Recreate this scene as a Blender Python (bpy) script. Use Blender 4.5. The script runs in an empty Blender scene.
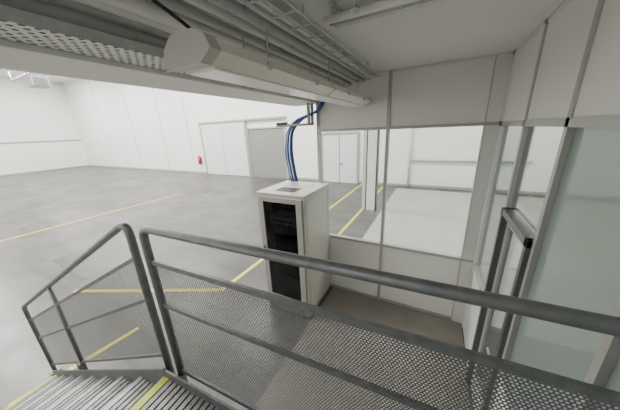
import bpy, bmesh, math, random
from mathutils import Vector, Matrix
random.seed(4)
H = 2.95
scene = bpy.context.scene

# ---------------------------------------------------------------- materials
def new_mat(name):
    m = bpy.data.materials.new(name); m.use_nodes = True
    nt = m.node_tree
    return m, nt, nt.nodes['Principled BSDF'], nt.nodes['Material Output']

def mat(name, col, rough=0.5, metal=0.0, var=0.04, scale=3.0, bump=0.0, spec=0.5):
    m, nt, b, o = new_mat(name)
    tc = nt.nodes.new('ShaderNodeTexCoord')
    n = nt.nodes.new('ShaderNodeTexNoise'); n.inputs['Scale'].default_value = scale
    n.inputs['Detail'].default_value = 4
    nt.links.new(tc.outputs['Object'], n.inputs['Vector'])
    r = nt.nodes.new('ShaderNodeValToRGB')
    r.color_ramp.elements[0].position = 0.3; r.color_ramp.elements[1].position = 0.7
    r.color_ramp.elements[0].color = [max(0, c*(1-var)) for c in col]+[1]
    r.color_ramp.elements[1].color = [min(1, c*(1+var)) for c in col]+[1]
    nt.links.new(n.outputs['Fac'], r.inputs['Fac'])
    nt.links.new(r.outputs['Color'], b.inputs['Base Color'])
    b.inputs['Roughness'].default_value = rough
    b.inputs['Metallic'].default_value = metal
    b.inputs['Specular IOR Level'].default_value = spec
    if bump > 0:
        bp = nt.nodes.new('ShaderNodeBump'); bp.inputs['Strength'].default_value = bump
        bp.inputs['Distance'].default_value = 0.01
        nt.links.new(n.outputs['Fac'], bp.inputs['Height'])
        nt.links.new(bp.outputs['Normal'], b.inputs['Normal'])
    return m

def math_node(nt, op, a, b=None):
    n = nt.nodes.new('ShaderNodeMath'); n.operation = op
    for i, v in enumerate((a, b)):
        if v is None: continue
        if isinstance(v, (int, float)): n.inputs[i].default_value = v
        else: nt.links.new(v, n.inputs[i])
    return n.outputs[0]

def perf_mat(name, col, pitch, rad, axes=('X', 'Z'), rough=0.45, metal=0.6, sx=1.0):
    m, nt, b, o = new_mat(name)
    b.inputs['Base Color'].default_value = list(col)+[1]
    b.inputs['Roughness'].default_value = rough; b.inputs['Metallic'].default_value = metal
    tc = nt.nodes.new('ShaderNodeTexCoord'); s = nt.nodes.new('ShaderNodeSeparateXYZ')
    nt.links.new(tc.outputs['Object'], s.inputs[0])
    u = math_node(nt, 'DIVIDE', s.outputs[axes[0]], pitch*sx)
    v = math_node(nt, 'DIVIDE', s.outputs[axes[1]], pitch*1.732)
    def dist(off):
        fu = math_node(nt, 'SUBTRACT', math_node(nt, 'FRACT', math_node(nt, 'ADD', u, off+100)), 0.5)
        fv = math_node(nt, 'SUBTRACT', math_node(nt, 'FRACT', math_node(nt, 'ADD', v, off+100)), 0.5)
        fv = math_node(nt, 'MULTIPLY', fv, 1.732)
        return math_node(nt, 'SQRT', math_node(nt, 'ADD', math_node(nt, 'MULTIPLY', fu, fu), math_node(nt, 'MULTIPLY', fv, fv)))
    d = math_node(nt, 'MINIMUM', dist(0.0), dist(0.5))
    hole = math_node(nt, 'LESS_THAN', d, rad)
    t = nt.nodes.new('ShaderNodeBsdfTransparent'); mx = nt.nodes.new('ShaderNodeMixShader')
    nt.links.new(hole, mx.inputs[0]); nt.links.new(b.outputs[0], mx.inputs[1]); nt.links.new(t.outputs[0], mx.inputs[2])
    nt.links.new(mx.outputs[0], o.inputs['Surface'])
    return m

def glass_mat(name, tint=(0.93, 0.96, 0.95), refl=0.07):
    m, nt, b, o = new_mat(name); nt.nodes.remove(b)
    t = nt.nodes.new('ShaderNodeBsdfTransparent'); t.inputs[0].default_value = list(tint)+[1]
    g = nt.nodes.new('ShaderNodeBsdfGlossy'); g.inputs['Roughness'].default_value = 0.03
    lw = nt.nodes.new('ShaderNodeLayerWeight'); lw.inputs['Blend'].default_value = 0.25
    f = math_node(nt, 'MULTIPLY', lw.outputs['Fresnel'], refl*4)
    mx = nt.nodes.new('ShaderNodeMixShader')
    nt.links.new(f, mx.inputs[0]); nt.links.new(t.outputs[0], mx.inputs[1]); nt.links.new(g.outputs[0], mx.inputs[2])
    nt.links.new(mx.outputs[0], o.inputs['Surface'])
    return m

def frosted_mat(name, col, clear=0.12):
    m, nt, b, o = new_mat(name)
    b.inputs['Base Color'].default_value = list(col)+[1]; b.inputs['Roughness'].default_value = 0.10
    tl = nt.nodes.new('ShaderNodeBsdfTranslucent'); tl.inputs[0].default_value = list(col)+[1]
    t = nt.nodes.new('ShaderNodeBsdfTransparent'); t.inputs[0].default_value = (0.88, 0.92, 0.90, 1)
    m1 = nt.nodes.new('ShaderNodeMixShader'); m1.inputs[0].default_value = 0.6
    nt.links.new(b.outputs[0], m1.inputs[1]); nt.links.new(tl.outputs[0], m1.inputs[2])
    m2 = nt.nodes.new('ShaderNodeMixShader'); m2.inputs[0].default_value = clear
    nt.links.new(m1.outputs[0], m2.inputs[1]); nt.links.new(t.outputs[0], m2.inputs[2])
    nt.links.new(m2.outputs[0], o.inputs['Surface'])
    return m

def floor_mat():
    m, nt, b, o = new_mat('floor_epoxy')
    tc = nt.nodes.new('ShaderNodeTexCoord')
    n = nt.nodes.new('ShaderNodeTexNoise'); n.inputs['Scale'].default_value = 0.45; n.inputs['Detail'].default_value = 8
    n.inputs['Roughness'].default_value = 0.65
    nt.links.new(tc.outputs['Object'], n.inputs['Vector'])
    r = nt.nodes.new('ShaderNodeValToRGB')
    r.color_ramp.elements[0].position = 0.33; r.color_ramp.elements[1].position = 0.68
    r.color_ramp.elements[0].color = (0.076, 0.074, 0.068, 1); r.color_ramp.elements[1].color = (0.146, 0.142, 0.131, 1)
    nt.links.new(n.outputs['Fac'], r.inputs['Fac'])
    br = nt.nodes.new('ShaderNodeTexBrick'); br.offset = 0.0
    br.inputs['Scale'].default_value = 1.0; br.inputs['Brick Width'].default_value = 1.5; br.inputs['Row Height'].default_value = 1.5
    br.inputs['Mortar Size'].default_value = 0.010
    br.inputs['Color1'].default_value = (1, 1, 1, 1); br.inputs['Color2'].default_value = (0.80, 0.80, 0.80, 1); br.inputs['Mortar'].default_value = (0.7, 0.7, 0.7, 1)
    nt.links.new(tc.outputs['Object'], br.inputs['Vector'])
    mx = nt.nodes.new('ShaderNodeMix'); mx.data_type = 'RGBA'; mx.blend_type = 'MULTIPLY'; mx.inputs[0].default_value = 0.8
    nt.links.new(r.outputs['Color'], mx.inputs[6]); nt.links.new(br.outputs['Color'], mx.inputs[7])
    mp = nt.nodes.new('ShaderNodeMapping'); mp.inputs['Scale'].default_value = (0.5, 3.0, 1); mp.inputs['Rotation'].default_value = (0, 0, 0.5)
    nt.links.new(tc.outputs['Object'], mp.inputs['Vector'])
    n3 = nt.nodes.new('ShaderNodeTexNoise'); n3.inputs['Scale'].default_value = 1.6; n3.inputs['Detail'].default_value = 6
    nt.links.new(mp.outputs[0], n3.inputs['Vector'])
    r3 = nt.nodes.new('ShaderNodeValToRGB'); r3.color_ramp.elements[0].position = .36; r3.color_ramp.elements[1].position = .50
    r3.color_ramp.elements[0].color = (.68, .68, .68, 1); r3.color_ramp.elements[1].color = (1, 1, 1, 1)
    nt.links.new(n3.outputs['Fac'], r3.inputs['Fac'])
    mx2 = nt.nodes.new('ShaderNodeMix'); mx2.data_type = 'RGBA'; mx2.blend_type = 'MULTIPLY'; mx2.inputs[0].default_value = 0.8
    nt.links.new(mx.outputs[2], mx2.inputs[6]); nt.links.new(r3.outputs['Color'], mx2.inputs[7])
    nt.links.new(mx2.outputs[2], b.inputs['Base Color'])
    n2 = nt.nodes.new('ShaderNodeTexNoise'); n2.inputs['Scale'].default_value = 1.3
    nt.links.new(tc.outputs['Object'], n2.inputs['Vector'])
    rr = nt.nodes.new('ShaderNodeMapRange'); rr.inputs[3].default_value = 0.22; rr.inputs[4].default_value = 0.46
    nt.links.new(n2.outputs['Fac'], rr.inputs[0]); nt.links.new(rr.outputs[0], b.inputs['Roughness'])
    b.inputs['Specular IOR Level'].default_value = 0.36
    return m

M_WALL = mat('wall_white_paint', (0.83, 0.83, 0.81), 0.7, var=0.02, scale=0.6)
M_CEIL = mat('ceiling_white', (0.76, 0.755, 0.74), 0.8, var=0.02, scale=1)
M_PANEL = mat('partition_laminate', (0.72, 0.71, 0.68), 0.4, var=0.01, scale=2)
M_ALU = mat('partition_profile', (0.40, 0.40, 0.38), 0.4, metal=0.2, var=0.02)
M_ALU_L = mat('profile_light', (0.66, 0.66, 0.64), 0.4, metal=0.1, var=0.02)
M_DARKALU = mat('door_frame_grey', (0.13, 0.14, 0.14), 0.4, metal=0.5, var=0.03)
M_GALV = mat('galvanised_steel', (0.20, 0.21, 0.215), 0.45, metal=0.6, var=0.15, scale=25, bump=0.05)
M_GALVD = mat('galvanised_steel_dull', (0.20, 0.205, 0.21), 0.5, metal=0.5, var=0.15, scale=18)
M_GALVL = mat('galvanised_steel_bright', (0.52, 0.53, 0.53), 0.5, metal=0.25, var=0.10, scale=18)
M_TREAD = mat('tread_steel', (0.20, 0.20, 0.195), 0.5, metal=0.4, var=0.25, scale=30)
M_PIPE = mat('pipe_white', (0.80, 0.80, 0.78), 0.45, var=0.03)
M_PIPEG = mat('pipe_grey', (0.45, 0.46, 0.46), 0.5, metal=0.1, var=0.05)
M_LUM = mat('luminaire_enamel', (0.80, 0.78, 0.70), 0.35, var=0.02)
M_LUMCAP = mat('luminaire_endcap', (0.50, 0.49, 0.44), 0.45, var=0.03)
M_DIFF = mat('luminaire_diffuser', (0.90, 0.89, 0.86), 0.25, var=0.01)
M_RACK = mat('rack_cream', (0.47, 0.46, 0.41), 0.45, var=0.02)
M_RACKF = mat('rack_frame_grey', (0.33, 0.33, 0.30), 0.45, var=0.02)
M_RACKD = mat('rack_dark', (0.03, 0.03, 0.032), 0.4, var=0.1)
M_BLACK = mat('black_plastic', (0.02, 0.02, 0.022), 0.4, var=0.1)
M_BLUE = mat('cable_blue', (0.04, 0.11, 0.33), 0.5, var=0.25)
M_YEL = mat('line_yellow', (0.60, 0.50, 0.06), 0.5, var=0.2, scale=6)
M_YELG = mat('nosing_yellow', (0.50, 0.56, 0.06), 0.5, var=0.12, scale=20)
M_RED = mat('extinguisher_red', (0.6, 0.03, 0.03), 0.3)
M_DOORG = mat('door_grey', (0.25, 0.25, 0.24), 0.5, var=0.03)
M_DOORW = mat('door_white', (0.72, 0.72, 0.71), 0.5, var=0.01)
M_LFLOOR = mat('floor_pale_screed', (0.36, 0.35, 0.32), 0.5, var=0.08, scale=1.2)
M_IFLOOR = mat('floor_brown_lightened', (0.225, 0.205, 0.18), 0.45, var=0.10, scale=2.5)  # brownish floor tone, lightened to make up for weak light under the mezzanine
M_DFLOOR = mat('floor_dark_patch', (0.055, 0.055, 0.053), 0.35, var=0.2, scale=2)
M_FLOOR = floor_mat()
M_PERF = perf_mat('perforated_sheet', (0.15, 0.155, 0.16), 0.0125, 0.32, ('X', 'Z'), metal=0.4)
M_PERFT = perf_mat('perforated_tray', (0.66, 0.67, 0.66), 0.045, 0.24, ('Y', 'X'), metal=0.1)
M_GLASS = glass_mat('clear_glass')
M_DGLASS = glass_mat('smoked_glass', (0.45, 0.45, 0.46), 0.2)
M_FROST = frosted_mat('frosted_glass', (0.36, 0.41, 0.39), 0.34)
M_FROST2 = glass_mat('tinted_clear_glass', (0.84, 0.88, 0.87), 0.12)

# ---------------------------------------------------------------- builder
class B:
    def __init__(self, name, xf=None):
        self.name = name; self.bm = bmesh.new(); self.mats = []; self.xf = xf
    def mi(self, m):
        if m not in self.mats: self.mats.append(m)
        return self.mats.index(m)
    def box(self, x0, x1, y0, y1, z0, z1, m, bev=0.0):
        i = self.mi(m)
        r = bmesh.ops.create_cube(self.bm, size=1)
        for v in r['verts']:
            v.co = Vector(((x0+x1)/2+v.co.x*(x1-x0), (y0+y1)/2+v.co.y*(y1-y0), (z0+z1)/2+v.co.z*(z1-z0)))
        fs = set(f for v in r['verts'] for f in v.link_faces)
        for f in fs: f.material_index = i
        if bev > 0:
            es = set(e for v in r['verts'] for e in v.link_edges)
            out = bmesh.ops.bevel(self.bm, geom=list(es), offset=bev, segments=2, affect='EDGES', profile=0.5)
            for f in out['faces']: f.material_index = i
        return self
    def poly(self, pts, m):
        vs = [self.bm.verts.new(p) for p in pts]
        f = self.bm.faces.new(vs); f.material_index = self.mi(m); return self
    def prism(self, pts, vec, m):
        i = self.mi(m); vec = Vector(vec)
        a = [self.bm.verts.new(p) for p in pts]; b = [self.bm.verts.new(Vector(p)+vec) for p in pts]
        n = len(pts); fs = [self.bm.faces.new(a), self.bm.faces.new(b[::-1])]
        for k in range(n): fs.append(self.bm.faces.new((a[k], b[k], b[(k+1) % n], a[(k+1) % n])))
        for f in fs: f.material_index = i
        bmesh.ops.recalc_face_normals(self.bm, faces=fs)
        return self
    def tube(self, pts, r, m, seg=14, fil=0.0):
        i = self.mi(m)
        P = [Vector(p) for p in pts]
        if fil > 0 and len(P) > 2:
            Q = [P[0]]
            for k in range(1, len(P)-1):
                a, b, c = P[k-1], P[k], P[k+1]
                d1 = (a-b); d2 = (c-b); f = min(fil, d1.length*.45, d2.length*.45)
                s = b+d1.normalized()*f; e = b+d2.normalized()*f
                for t in [j/6 for j in range(7)]:
                    Q.append(s*(1-t)**2+b*2*t*(1-t)+e*t*t)
            Q.append(P[-1]); P = Q
        rings = []; up = None
        for k, p in enumerate(P):
            if k == 0: t = P[1]-P[0]
            elif k == len(P)-1: t = P[-1]-P[-2]
            else: t = (P[k+1]-P[k]).normalized()+(P[k]-P[k-1]).normalized()
            t.normalize()
            if up is None:
                up = Vector((0, 0, 1)) if abs(t.z) < .9 else Vector((0, 1, 0))
            up = (up-t*up.dot(t)).normalized(); s = t.cross(up)
            rings.append([self.bm.verts.new(p+(up*math.cos(2*math.pi*j/seg)+s*math.sin(2*math.pi*j/seg))*r) for j in range(seg)])
        fs = []
        for a, b in zip(rings, rings[1:]):
            for j in range(seg):
                f = self.bm.faces.new((a[j], a[(j+1) % seg], b[(j+1) % seg], b[j])); f.smooth = True; fs.append(f)
        fs.append(self.bm.faces.new(rings[0])); fs.append(self.bm.faces.new(rings[-1][::-1]))
        for f in fs: f.material_index = i
        bmesh.ops.recalc_face_normals(self.bm, faces=fs)
        return self
    def done(self):
        if self.xf: bmesh.ops.transform(self.bm, matrix=self.xf, verts=self.bm.verts[:])
        co = [v.co for v in self.bm.verts]
        c = Vector(((min(p.x for p in co)+max(p.x for p in co))/2, (min(p.y for p in co)+max(p.y for p in co))/2, min(p.z for p in co)))
        for v in self.bm.verts: v.co -= c
        me = bpy.data.meshes.new(self.name); self.bm.to_mesh(me); self.bm.free()
        for m in self.mats: me.materials.append(m)
        ob = bpy.data.objects.new(self.name, me); ob.location = c
        scene.collection.objects.link(ob); return ob

# ---------------------------------------------------------------- key numbers
YP = 3.63           # glazed partition plane
XR = 0.62           # right partition plane
ZC = 3.67           # low ceiling
ZCE = ZC-.003
YB = 12.8           # back wall of the hall
XL = -37.0          # far left wall
XE = 9.0; YF = -4.0; ZH = 9.0

# ---------------------------------------------------------------- room shell
B('floor').box(XL-.2, XE+.2, YF-.2, YB+.2, -0.2, 0, M_FLOOR).done()
B('ceiling').box(XL-.2, XE+.2, YF-.2, YB+.2, ZH, ZH+.2, M_WALL).done()
w = B('wall_back'); w.box(XL, XE, YB, YB+.2, 0, ZH, M_WALL); w.done()
B('wall_left').box(XL-.2, XL, YF, YB, 0, ZH, M_WALL).done()
B('wall_front').box(XL, XE, YF-.2, YF, 0, ZH, M_WALL).done()
B('wall_east').box(XE, XE+.2, YF, YB, 0, ZH, M_WALL).done()
B('ceiling_mezzanine').box(-2.2, XE-.01, YF+.01, YP+.15, ZC, ZC+.25, M_CEIL).done()
B('beam').box(-2.25, -1.74, YF+.01, YP+.15, H+.41, ZC-.001, M_WALL).done()
t = B('trim_1')
for x in (-31, -25.5, -21.0, -17.6):
    t.box(x-.03, x+.03, YB-.03, YB-.001, 0, ZH, M_ALU_L)
t.done()
t = B('trim_2'); t.tube([(XL+.06, YF, 3.05), (XL+.06, YB-.05, 3.05)], .05, M_PIPEG); t.done()
t = B('baseboard_back'); t.box(XL, XE, YB-.02, YB-.001, 0, .12, M_ALU); t.done()
t = B('baseboard_left'); t.box(XL+.001, XL+.02, YF, YB-.03, 0, .12, M_ALU); t.done()

d = B('door_1')
d.box(-16.0, -11.6, YB-.10, YB-.005, 0.02, 3.75, M_DOORW)
d.box(-16.1, -8.3, YB-.16, YB-.005, 3.75, 3.87, M_ALU)
d.box(-16.08, -15.98, YB-.14, YB-.005, 0.0, 3.75, M_ALU)
d.box(-13.9, -13.84, YB-.12, YB-.09, 0.02, 3.75, M_ALU_L)
d.box(-11.68, -11.5, YB-.14, YB-.005, 0.0, 3.75, M_ALU)
d.done()
d = B('door_2')
d.box(-11.42, -8.45, YB-.05, YB-.022, 0.0, 3.2, M_DOORG)
for k in range(16): d.box(-11.42, -8.45, YB-.062, YB-.05, .1+k*.195, .27+k*.195, M_DOORG)
d.box(-11.46, -11.38, YB-.12, YB-.022, 0, 3.28, M_ALU); d.box(-8.48, -8.38, YB-.12, YB-.022, 0, 3.28, M_ALU)
d.box(-11.42, -8.45, YB-.12, YB-.022, 3.2, 3.28, M_ALU)
d.done()
d = B('door_3')
d.box(-5.9, -3.85, YB-.06, YB-.022, 0, 2.72, M_DOORW)
for a, b_ in ((-6.0, -5.9), (-3.85, -3.75)): d.box(a, b_, YB-.11, YB-.022, 0, 2.82, M_ALU)
d.box(-5.9, -3.85, YB-.11, YB-.022, 2.72, 2.82, M_ALU)
d.box(-4.89, -4.86, YB-.07, YB-.05, 0, 2.72, M_DARKALU); d.box(-4.82, -4.70, YB-.12, YB-.06, 1.05, 1.1, M_DARKALU)
d.done()
e = B('fire_extinguisher')
e.tube([(-16.7, YB-.14, .75), (-16.7, YB-.14, 1.35)], .11, M_RED); e.tube([(-16.7, YB-.14, 1.35), (-16.7, YB-.14, 1.45)], .05, M_BLACK)
e.tube([(-16.7, YB-.14, 1.43), (-16.55, YB-.14, 1.3), (-16.55, YB-.14, .95)], .02, M_BLACK, fil=.05)
e.box(-16.78, -16.62, YB-.04, YB-.001, .8, 1.3, M_RED); e.done()
p = B('wall_pipe')
p.tube([(-1.15, YB-.08, 0.05), (-1.15, YB-.08, 3.9), (1.5, YB-.08, 3.9)], .05, M_PIPE, fil=.1)
p.tube([(-1.15, YB-.08, 1.35), (3.5, YB-.08, 1.35)], .045, M_PIPEG)
for x in (-.4, .5, 1.4, 2.4): p.box(x-.03, x+.03, YB-.1, YB-.001, 1.3, 1.4, M_PIPEG)
p.done()
u = B('ceiling_fan_heater')
u.box(-28.3, -27.0, 7.6, 8.6, 7.0, 7.7, M_PIPEG, .05)
for x in (-28.1, -27.2):
    for y in (7.8, 8.4): u.tube([(x, y, 7.7), (x, y, ZH-.001)], .03, M_PIPEG)
for k in range(5): u.box(-27.0, -26.93, 7.7, 8.5, 7.06+k*.12, 7.12+k*.12, M_DARKALU)
u.tube([(-33, 8.1, 8.1), (-20, 8.1, 8.1)], .08, M_PIPEG); u.tube([(-33, 8.1, 8.1), (-33, 8.1, ZH-.001)], .04, M_PIPEG); u.tube([(-20, 8.1, 8.1), (-20, 8.1, ZH-.001)], .04, M_PIPEG)
u.done()

c = B('column')
c.box(-2.15, -1.85, 8.4, 8.7, 0, ZH-.001, M_WALL, .01)
c.box(-2.32, -2.2, 8.42, 8.68, 0, 3.0, M_ALU_L, .005)
c.box(-2.20, -2.149, 8.45, 8.65, 0, 3.0, M_DARKALU)
c.box(-1.85, -1.80, 8.45, 8.65, 0, 3.0, M_DARKALU)
c.done()

def stripe(name, p, q, wd=.09, m=M_YEL, z=.004):
    p = Vector((p[0], p[1], 0)); q = Vector((q[0], q[1], 0)); n = (q-p).normalized().cross(Vector((0, 0, 1)))*wd/2
    b = B(name); b.prism([(p+n)+Vector((0, 0, .0005)), (p-n)+Vector((0, 0, .0005)), (q-n)+Vector((0, 0, .0005)), (q+n)+Vector((0, 0, .0005))], (0, 0, z), m); b.done()
stripe('floor_marking_line', (-12, -3.5), (-12, 7.5), .10)
stripe('floor_marking_line', (-3.5, 2.6), (-3.5, 12.6))
stripe('floor_marking_line', (-6.3, 1.3), (-3.55, 2.6), .09, M_YEL, .006)
stripe('floor_marking_line', (-2.3, 4.2), (-2.3, 12.6))
stripe('floor_marking_line', (-4.15, .0), (-4.0, 1.35), .08)
B('floor_pale').box(-1.6, XE-.01, YP+.12, 12.2, 0.0005, .008, M_LFLOOR).done()
B('floor_inner_lightened').box(-1.52, XR-.005, .75, YP-.01, 0.0005, .004, M_IFLOOR).done()  # added floor sheet; its lighter colour stands in for lamp light
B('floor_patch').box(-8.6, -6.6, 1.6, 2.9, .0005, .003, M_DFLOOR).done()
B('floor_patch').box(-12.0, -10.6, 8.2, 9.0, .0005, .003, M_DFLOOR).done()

# ---------------------------------------------------------------- glazed partition (front)
ZS = 1.10; ZW = 2.93; XPL = -1.76
w = B('wall_partition')
w.box(XPL+.0, XR-.001, YP+.01, YP+.06, 0.06, ZS-.03, M_PANEL)
w.box(-1.735, XR-.001, YP+.01, YP+.06, ZW+.03, ZCE, M_PANEL)
w.box(XPL, XR-.001, YP, YP+.07, 0, .06, M_ALU)
w.box(XPL, XR-.001, YP-.005, YP+.075, ZS-.03, ZS+.01, M_ALU)
w.box(XPL, XR-.001, YP-.005, YP+.075, ZW-.01, ZW+.03, M_ALU)
w.box(-1.735, XR-.001, YP-.003, YP+.01, ZC-.03, ZCE, M_ALU_L)
w.box(XPL-.02, XPL+.03, YP, YP+.07, 0, H+.409, M_ALU)
w.box(-.675, -.63, YP-.006, YP+.076, 0, ZCE, M_ALU)
w.box(.475, XR-.001, YP-.004, YP+.07, 0, ZCE, M_ALU_L)
w.box(.47, .48, YP-.008, YP+.07, 0, ZCE, M_ALU)
w.done()
g = B('window_1'); g.box(XPL+.03, -.676, YP+.03, YP+.038, ZS+.01, ZW-.01, M_GLASS); g.done()
g = B('window_2'); g.box(-.629, .469, YP+.03, YP+.038, ZS+.01, ZW-.01, M_GLASS); g.done()

# ---------------------------------------------------------------- right partition
posts = [3.56, 2.68, 1.88, 1.08, .28, -.52, -1.4]
w = B('wall_right')
w.box(XR+.01, XR+.06, -3.9, YP+.07, ZW+.03, ZCE, M_PANEL)
w.box(XR, XR+.07, -3.9, YP+.07, ZW-.02, ZW+.03, M_ALU)
w.box(XR, XR+.012, -3.9, YP-.01, ZC-.03, ZCE, M_ALU_L)
for y in posts[1:]: w.box(XR, XR+.07, y-.022, y+.022, 0, ZCE, M_ALU)
w.box(XR, XR+.07, 3.53, YP+.07, 0, ZCE, M_ALU_L)
w.box(XR+.01, XR+.06, 2.70, 3.53, .0, ZS-.03, M_PANEL); w.box(XR, XR+.07, 2.70, 3.53, ZS-.03, ZS+.01, M_ALU)
w.box(XR+.01, XR+.06, -3.9, 1.86, 0.0, ZS-.03, M_PANEL); w.box(XR, XR+.07, -3.9, 1.86, ZS-.03, ZS+.01, M_ALU)
w.done()
g = B('window_3'); g.box(XR+.03, XR+.038, 2.703, 3.529, ZS+.01, ZW-.02, M_FROST2); g.done()
g = B('window_4'); g.box(XR+.03, XR+.038, 1.903, 2.657, 2.22, ZW-.02, M_FROST2); g.done()
g = B('window_5'); g.box(XR+.03, XR+.038, 1.103, 1.857, ZS+.01, ZW-.02, M_FROST); g.done()
g = B('window_6'); g.box(XR+.03, XR+.038, .303, 1.057, ZS+.01, ZW-.02, M_FROST); g.done()
g = B('window_7'); g.box(XR+.03, XR+.038, -3.9, .257, ZS+.01, ZW-.02, M_FROST); g.done()
d = B('door_4')
y0, y1 = 1.903, 2.657
d.box(XR-.03, XR+.08, y0, y0+.05, 0, 2.2, M_DARKALU, .004); d.box(XR-.03, XR+.08, y1-.05, y1, 0, 2.2, M_DARKALU, .004)
d.box(XR-.03, XR+.08, y0, y1, 2.14, 2.2, M_DARKALU, .004)
d.box(XR+.02, XR+.06, y0+.05, y0+.12, .02, 2.14, M_ALU); d.box(XR+.02, XR+.06, y1-.12, y1-.05, .02, 2.14, M_ALU)
d.box(XR+.02, XR+.06, y0+.12, y1-.12, .02, .25, M_ALU); d.box(XR+.02, XR+.06, y0+.12, y1-.12, 2.06, 2.14, M_ALU)
d.box(XR+.035, XR+.045, y0+.12, y1-.12, .25, 2.06, M_FROST2)
d.tube([(XR+.02, y0+.09, 1.05), (XR-.04, y0+.09, 1.05), (XR-.04, y0+.21, 1.05)], .01, M_ALU, fil=.02)
d.done()

# ---------------------------------------------------------------- server rack
rx0, rx1, ry0, ry1, rz = -2.40, -1.56, 2.71, 3.58, H-.86
r = B('server_rack')
r.box(rx0+.02, rx1-.02, ry0+.02, ry1-.02, 0, .03, M_RACKF)
r.box(rx0+.03, rx1-.03, ry0+.035, ry1-.03, 0.03, .08, M_RACKD)
r.box(rx0, rx0+.02, ry0+.03, ry1, .08, rz-.03, M_RACK)
r.box(rx1-.02, rx1, ry0+.03, ry1, .08, rz-.03, M_RACK)
r.box(rx0+.02, rx1-.02, ry1-.02, ry1, .08, rz-.03, M_RACK)
r.box(rx0+.02, rx1-.02, ry0+.03, ry1-.02, .08, .10, M_RACK)
r.box(rx0-.01, rx1+.01, ry0-.005, ry1+.005, rz-.03, rz, M_RACK, .008)
for k in range(9): r.box(rx0+.24, rx1-.24, ry0+.14+k*.03, ry0+.152+k*.03, rz-.001, rz+.004, M_RACKD)
r.box(rx0+.18, rx1-.18, ry0+.50, ry0+.70, rz, rz+.006, M_ALU)
for yy in (ry0+.06, ry1-.06): r.box(rx1, rx1+.004, yy-.008, yy+.008, .14, rz-.1, M_ALU)
r.box(rx1, rx1+.004, ry0+.06, ry1-.06, rz-.11, rz-.1, M_ALU)
r.box(rx0, rx0+.035, ry0, ry0+.03, .08, rz-.03, M_RACK, .004); r.box(rx1-.035, rx1, ry0, ry0+.03, .08, rz-.03, M_RACK, .004)
r.box(rx0+.035, rx1-.035, ry0, ry0+.03, .08, .16, M_RACK); r.box(rx0+.035, rx1-.035, ry0, ry0+.03, rz-.09, rz-.03, M_RACK)
dx0, dx1 = rx0+.03, rx1-.03
r.box(dx0, dx0+.10, ry0-.025, ry0, .22, rz-.06, M_RACKF, .006); r.box(dx1-.10, dx1, ry0-.025, ry0, .22, rz-.06, M_RACKF, .006)
r.box(dx0+.10, dx1-.10, ry0-.025, ry0, .22, .30, M_RACKF); r.box(dx0+.10, dx1-.10, ry0-.025, ry0, rz-.13, rz-.06, M_RACKF)
r.box(dx0+.10, dx1-.10, ry0-.016, ry0-.008, .30, rz-.13, M_DGLASS)
r.box(dx0, dx1, ry0-.02, ry0, .03, .21, M_RACKF, .004)
for j in range(3):
    for k in range(18): r.box(dx0+.05+k*.038, dx0+.072+k*.038, ry0-.023, ry0-.019, .055+j*.05, .085+j*.05, M_RACKD)
r.box(dx0+.03, dx0+.06, ry0-.045, ry0-.025, 1.0, 1.2, M_RACKD, .005)
for xx in (rx0+.16, rx1-.19): r.box(xx, xx+.03, ry0+.08, ry0+.11, .1, rz-.04, M_PIPEG)
r.box(rx0+.19, rx1-.19, ry0+.03, ry0+.32, rz-.50, rz-.38, M_PIPE)
r.box(rx0+.19, rx1-.19, ry0+.05, ry0+.32, rz-.66, rz-.56, M_PIPEG)
r.box(rx0+.19, rx1-.19, ry0+.06, ry0+.5, .72, .84, M_PIPEG)
r.box(rx0+.19, rx1-.19, ry0+.09, ry0+.5, .5, .62, M_RACKD); r.box(rx0+.19, rx1-.19, ry0+.09, ry0+.5, .35, .45, M_RACKD)
for k in range(12): r.box(rx0+.22+k*.035, rx0+.24+k*.035, ry0+.025, ry0+.03, rz-.46, rz-.42, M_BLACK)
for k in range(4):
    xk = rx0+.26+k*.10
    r.tube([(xk, ry0+.025, rz-.44), (xk+.02, ry0+.015, rz-.53), (rx0+.13, ry0+.04, rz-.9-k*.1), (rx0+.12, ry0+.08, .3)], .006, M_BLUE, seg=6, fil=.05)
r.box(rx0+.03, rx1-.03, ry1-.06, ry1-.03, .1, rz-.04, M_RACKD)
r.box(rx0+.021, rx0+.025, ry0+.05, ry1-.06, .1, rz-.04, M_RACKD); r.box(rx1-.025, rx1-.021, ry0+.05, ry1-.06, .1, rz-.04, M_RACKD)
r.done()

c = B('cable_bundle')
for k in range(18):
    ox = random.uniform(-.07, .07); oy = random.uniform(-.035, .035)
    m = M_BLACK if k % 5 == 4 else M_BLUE
    c.tube([(-1.62+ox*.4, 3.54+oy, H+.405+ox*.1), (-1.70+ox*.3, 3.54+oy, H+.29), (-2.06+ox, 3.50+oy, H+.17), (-2.22+ox*.8, 3.49+oy, H+.0),
            (-2.27+ox*1.1, 3.49+oy, H-.35), (-2.22+ox, 3.50+oy, rz+.15), (-2.20+ox, 3.51+oy, rz+.009)], .0075, m, seg=8, fil=.14)
for y in (3.43, 3.55): c.box(-2.44, -1.80, y, y+.03, H+.08, H+.115, M_GALVD)
for xx in (-2.42, -2.30, -1.90, -1.82): c.box(xx, xx+.02, 3.46, 3.55, H+.085, H+.10, M_GALVD)
c.box(-2.42, -2.22, 3.40, 3.46, H+.115, H+.15, M_BLACK, .01)
for y in (3.43, 3.55): c.box(-1.84, -1.80, y, y+.03, H+.115, H+.405, M_GALVD)
c.done()

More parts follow.
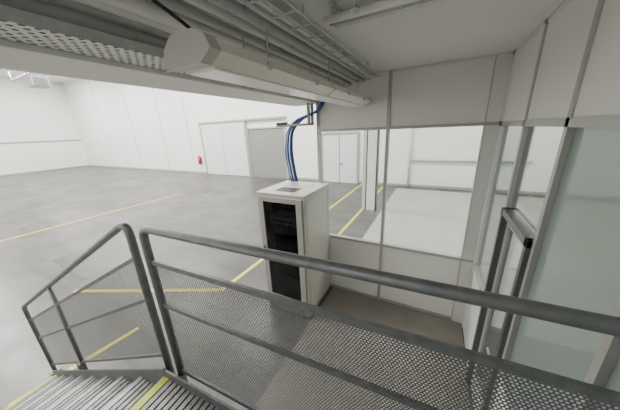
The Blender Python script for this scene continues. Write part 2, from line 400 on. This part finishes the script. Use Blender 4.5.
# ---------------------------------------------------------------- ceiling services
ZT = H+.435
t = B('cable_tray')
ya, yb = -2.5, YP-.02
t.poly([(-1.72, ya, ZT), (-1.46, ya, ZT), (-1.46, yb, ZT), (-1.72, yb, ZT)], M_PERFT)
t.box(-1.722, -1.718, ya, yb, ZT, ZT+.05, M_GALVL); t.box(-1.462, -1.458, ya, yb, ZT, ZT+.05, M_GALVL)
for k in range(4):
    y = 1.15+k*.78
    t.box(-1.735, -1.44, y, y+.03, ZT-.008, ZT-.002, M_GALVL)
    t.box(-1.448, -1.44, y, y+.03, ZT-.008, ZT+.06, M_GALVL)
for k in range(3): t.tube([(-1.68+k*.06, ya, ZT+.018), (-1.68+k*.06, yb, ZT+.018)], .014, (M_PIPEG, M_PIPE, M_PIPEG)[k % 3], seg=8)
t.done()
p = B('conduit_run')
def run(x, z, r_, m, a=-2.5, b_=YP-.02): p.tube([(x, a, z), (x, b_, z)], r_, m)
run(-1.66, H+.60, .05, M_PIPE); run(-1.54, H+.61, .04, M_GALVL); run(-1.445, H+.61, .035, M_PIPE)
run(-1.34, H+.61, .045, M_PIPE); run(-1.22, H+.62, .028, M_PIPEG); run(-1.12, H+.63, .022, M_PIPE); run(-1.03, H+.64, .028, M_GALVL)
run(-.96, H+.65, .014, M_PIPE); run(-.93, H+.65, .012, M_PIPEG)
for k in range(5):
    y = .55+k*.70
    p.box(-1.72, -.90, y, y+.03, H+.672, H+.688, M_GALVL)
    for x in (-1.40, -.92): p.tube([(x, y+.015, H+.688), (x, y+.015, ZCE)], .005, M_GALVL, seg=6)
p.done()
t = B('wire_tray')
za = H+.60
for x in (-.88, -.80, -.72):
    t.tube([(x, -2, za), (x, 3.3, za)], .008, M_GALVL, seg=8)
for k in range(28): t.box(-.885, -.715, -1.95+k*.19, -1.942+k*.19, za-.004, za+.004, M_GALVL)
for k in range(4):
    y = -1.5+k*1.5; t.tube([(-.80, y, za), (-.80, y, ZCE)], .005, M_GALVL, seg=6)
t.tube([(-.86, -2, za+.02), (-.86, 3.3, za+.02)], .012, M_PIPE, seg=8)
t.done()
p = B('ceiling_pipe')
p.tube([(-.695, 1.58, H+.64), (.6, 1.58, H+.64)], .022, M_PIPE)
p.tube([(-.695, 1.66, H+.65), (.6, 1.66, H+.65)], .014, M_PIPEG)
p.box(-.695, .6, 1.72, 1.77, H+.655, H+.69, M_GALVL)
for x in (-.64, -.1, .4):
    p.box(x-.012, x+.012, 1.55, 1.77, H+.69, ZCE, M_GALVL); p.box(x-.012, x+.012, 1.57, 1.59, H+.655, H+.69, M_GALVL)
p.done()
s = B('sprinkler_head')
s.tube([(-.47, 1.46, ZCE), (-.47, 1.46, ZC-.02)], .045, M_LUM); s.tube([(-.47, 1.46, ZC-.02), (-.47, 1.46, ZC-.11)], .014, M_PIPEG); s.tube([(-.47, 1.46, ZC-.11), (-.47, 1.46, ZC-.12)], .03, M_PIPEG); s.done()

l = B('fluorescent_light')
la, lb = .85, 3.50
prof = [(-1.18, H+.315), (-1.14, H+.30), (-.94, H+.30), (-.87, H+.345), (-.90, H+.40), (-.96, H+.425), (-1.10, H+.425), (-1.16, H+.38)]
l.prism([(x, la, z) for x, z in prof], (0, lb-la, 0), M_LUM)
l.prism([(-1.02+(x+1.02)*1.04, la-.05, H+.36+(z-H-.36)*1.06) for x, z in prof], (0, .06, 0), M_LUMCAP)
for y in ((la+lb)/2-.01, lb-.008):
    l.prism([(-1.02+(x+1.02)*1.03, y, H+.36+(z-H-.36)*1.05) for x, z in prof], (0, .018, 0), M_LUMCAP)
for y in (la+.35, la+.95, la+1.7, la+2.3): l.box(-.885, -.865, y, y+.03, H+.335, H+.37, M_GALVL)
l.box(-1.13, -.95, la+.04, lb-.04, H+.288, H+.302, M_DIFF, .006)
for y in (1.3, 2.2, 3.1):
    for x in (-1.12, -.94): l.tube([(x, y, H+.42), (x, y, H+.57)], .005, M_GALVL, seg=6)
l.tube([(-1.02, .92, H+.42), (-1.02, .80, H+.47), (-1.10, .6, H+.585)], .008, M_BLACK, seg=8, fil=.08)
l.done()

# ---------------------------------------------------------------- stairs, landing, railings
XF = Matrix.Translation((0, .665, 0)) @ Matrix.Rotation(math.atan(.0565), 4, 'Z')
ZL = 1.45
NR = 9; rise = ZL/NR; go = .315; XN = -1.44
W0, W1 = -1.15, -.055
s = B('metal_staircase', XF)
s.box(XN, .55, W0-.25, W1, ZL-.035, ZL-.028, M_GALVD)
x = XN+.06
while x < .52:
    s.box(x, x+.028, W0-.25, W1, ZL-.03, ZL, M_TREAD); x += .040
s.box(XN, XN+.05, W0-.25, W1, ZL-.04, ZL+.001, M_YELG)
s.box(XN, .55, W1, W1+.012, ZL-.16, ZL+.06, M_GALVD)
s.box(XN, .55, W0-.262, W0-.25, ZL-.16, ZL+.06, M_GALVD)
s.box(XN, XN+.01, W0-.25, W1, ZL-.16, ZL-.04, M_GALVD)
for i in range(1, NR):
    z = ZL-i*rise; x1 = XN-(i-1)*go; x0 = x1-go
    s.box(x0+.02, x1+.02, W0, W1, z-.03, z-.022, M_GALVD)
    s.box(x0, x0+.035, W0, W1, z-.04, z+.001, M_YELG if i == NR-1 else M_GALV)
    for j in range(7): s.box(x0+.045+j*.040, x0+.073+j*.040, W0, W1, z-.03, z, M_TREAD)
xb = XN-(NR-1)*go-.05
for yy in (W1, W0-.012):
    s.prism([(XN+.02, yy, ZL+.07), (XN+.02, yy, ZL-.20), (xb+.10, yy, 0), (xb-.06, yy, 0), (xb-.06, yy, .16)], (0, .012, 0), M_GALVD)
for x in (XN+.08, .48):
    for yy in (W1-.08, W0-.2): s.box(x-.035, x+.035, yy-.035, yy+.035, 0, ZL-.03, M_GALVD)
s.done()

R = .0215
r = B('landing_railing', XF)
zt = H-.45
xp = -1.335
r.tube([(xp, 0, ZL-.10), (xp, 0, zt), (.53, 0, zt), (.53, 0, ZL-.10)], R, M_GALV, fil=.07, seg=18)
for z in (zt-.20, zt-.485, ZL+.05):
    r.box(xp+.0, .53, -.008, .008, z-.013, z+.013, M_GALV)
r.poly([(xp+.02, 0, ZL+.05), (.52, 0, ZL+.05), (.52, 0, zt-.20), (xp+.02, 0, zt-.20)], M_PERF)
for x in (xp, .53): r.box(x-.03, x+.03, -.0425, -.0, ZL-.10, ZL+.02, M_GALVD)
r.done()
r = B('stair_railing', XF)
x0, x1, x2 = -1.46, -3.08, -4.25
sl = .517
zs = lambda x: zt+(x-x0)*sl
r.tube([(x0, 0, ZL-.12), (x0, 0, zt+.02), (x2, 0, zs(x2)), (x2, 0, .02)], R, M_GALV, fil=.09, seg=18)
r.tube([(x1, 0, zs(x1)), (x1, 0, zs(x1)-1.05)], .019, M_GALV)
for dz in (.20, .485, .93):
    r.prism([(x0, -.008, zs(x0)-dz-.013), (x2, -.008, zs(x2)-dz-.013), (x2, -.008, zs(x2)-dz+.013), (x0, -.008, zs(x0)-dz+.013)], (0, .016, 0), M_GALV)
r.poly([(x0-.02, 0, zs(x0)-.93), (x2+.02, 0, zs(x2)-.93), (x2+.02, 0, zs(x2)-.2), (x0-.02, 0, zs(x0)-.2)], M_PERF)
r.box(x0-.03, x0+.03, -.0425, 0, ZL-.12, ZL+.0, M_GALVD); r.box(x1-.03, x1+.03, -.0425, 0, zs(x1)-1.05, zs(x1)-.93, M_GALVD)
r.box(x2-.05, x2+.05, -.05, .05, 0, .02, M_GALVD)
r.done()

# ---------------------------------------------------------------- lights
def area(name, loc, sx, sy, power, rot=(0, 0, 0), col=(1, .985, .95)):
    l = bpy.data.lights.new(name, 'AREA'); l.shape = 'RECTANGLE'; l.size = sx; l.size_y = sy; l.energy = power; l.color = col
    o = bpy.data.objects.new(name, l); o.location = loc; o.rotation_euler = rot; scene.collection.objects.link(o)
for x in (-31, -23, -15, -7.5):
    for y in (1.0, 8.5): area('hall_light', (x, y, 8.8), 5, 1.5, 1100)
area('hall_light', (3.0, 8.5, 8.8), 6, 1.5, 850)
area('stair_light', (-.4, -1.6, ZC-.06), .3, 1.5, 22)
area('office_light', (3.5, 1.0, ZC-.06), 2.5, 1.2, 110)

wd = bpy.data.worlds.new('World'); scene.world = wd; wd.use_nodes = True
wd.node_tree.nodes['Background'].inputs[0].default_value = (1, 1, 1, 1); wd.node_tree.nodes['Background'].inputs[1].default_value = .3

# ---------------------------------------------------------------- camera
cam = bpy.data.cameras.new('Camera'); co = bpy.data.objects.new('Camera', cam); scene.collection.objects.link(co)
fw = Vector((-.454, .8387, -.3014)).normalized()
rt = Vector((.885, .464, -.0415)); rt = (rt-fw*rt.dot(fw)).normalized(); up = rt.cross(fw)
m = Matrix((( rt.x, up.x, -fw.x, 0), (rt.y, up.y, -fw.y, 0), (rt.z, up.z, -fw.z, H), (0, 0, 0, 1)))
co.matrix_world = m
cam.sensor_width = 36; cam.lens = 235/620*36; cam.clip_start = .02; cam.clip_end = 200
scene.camera = co
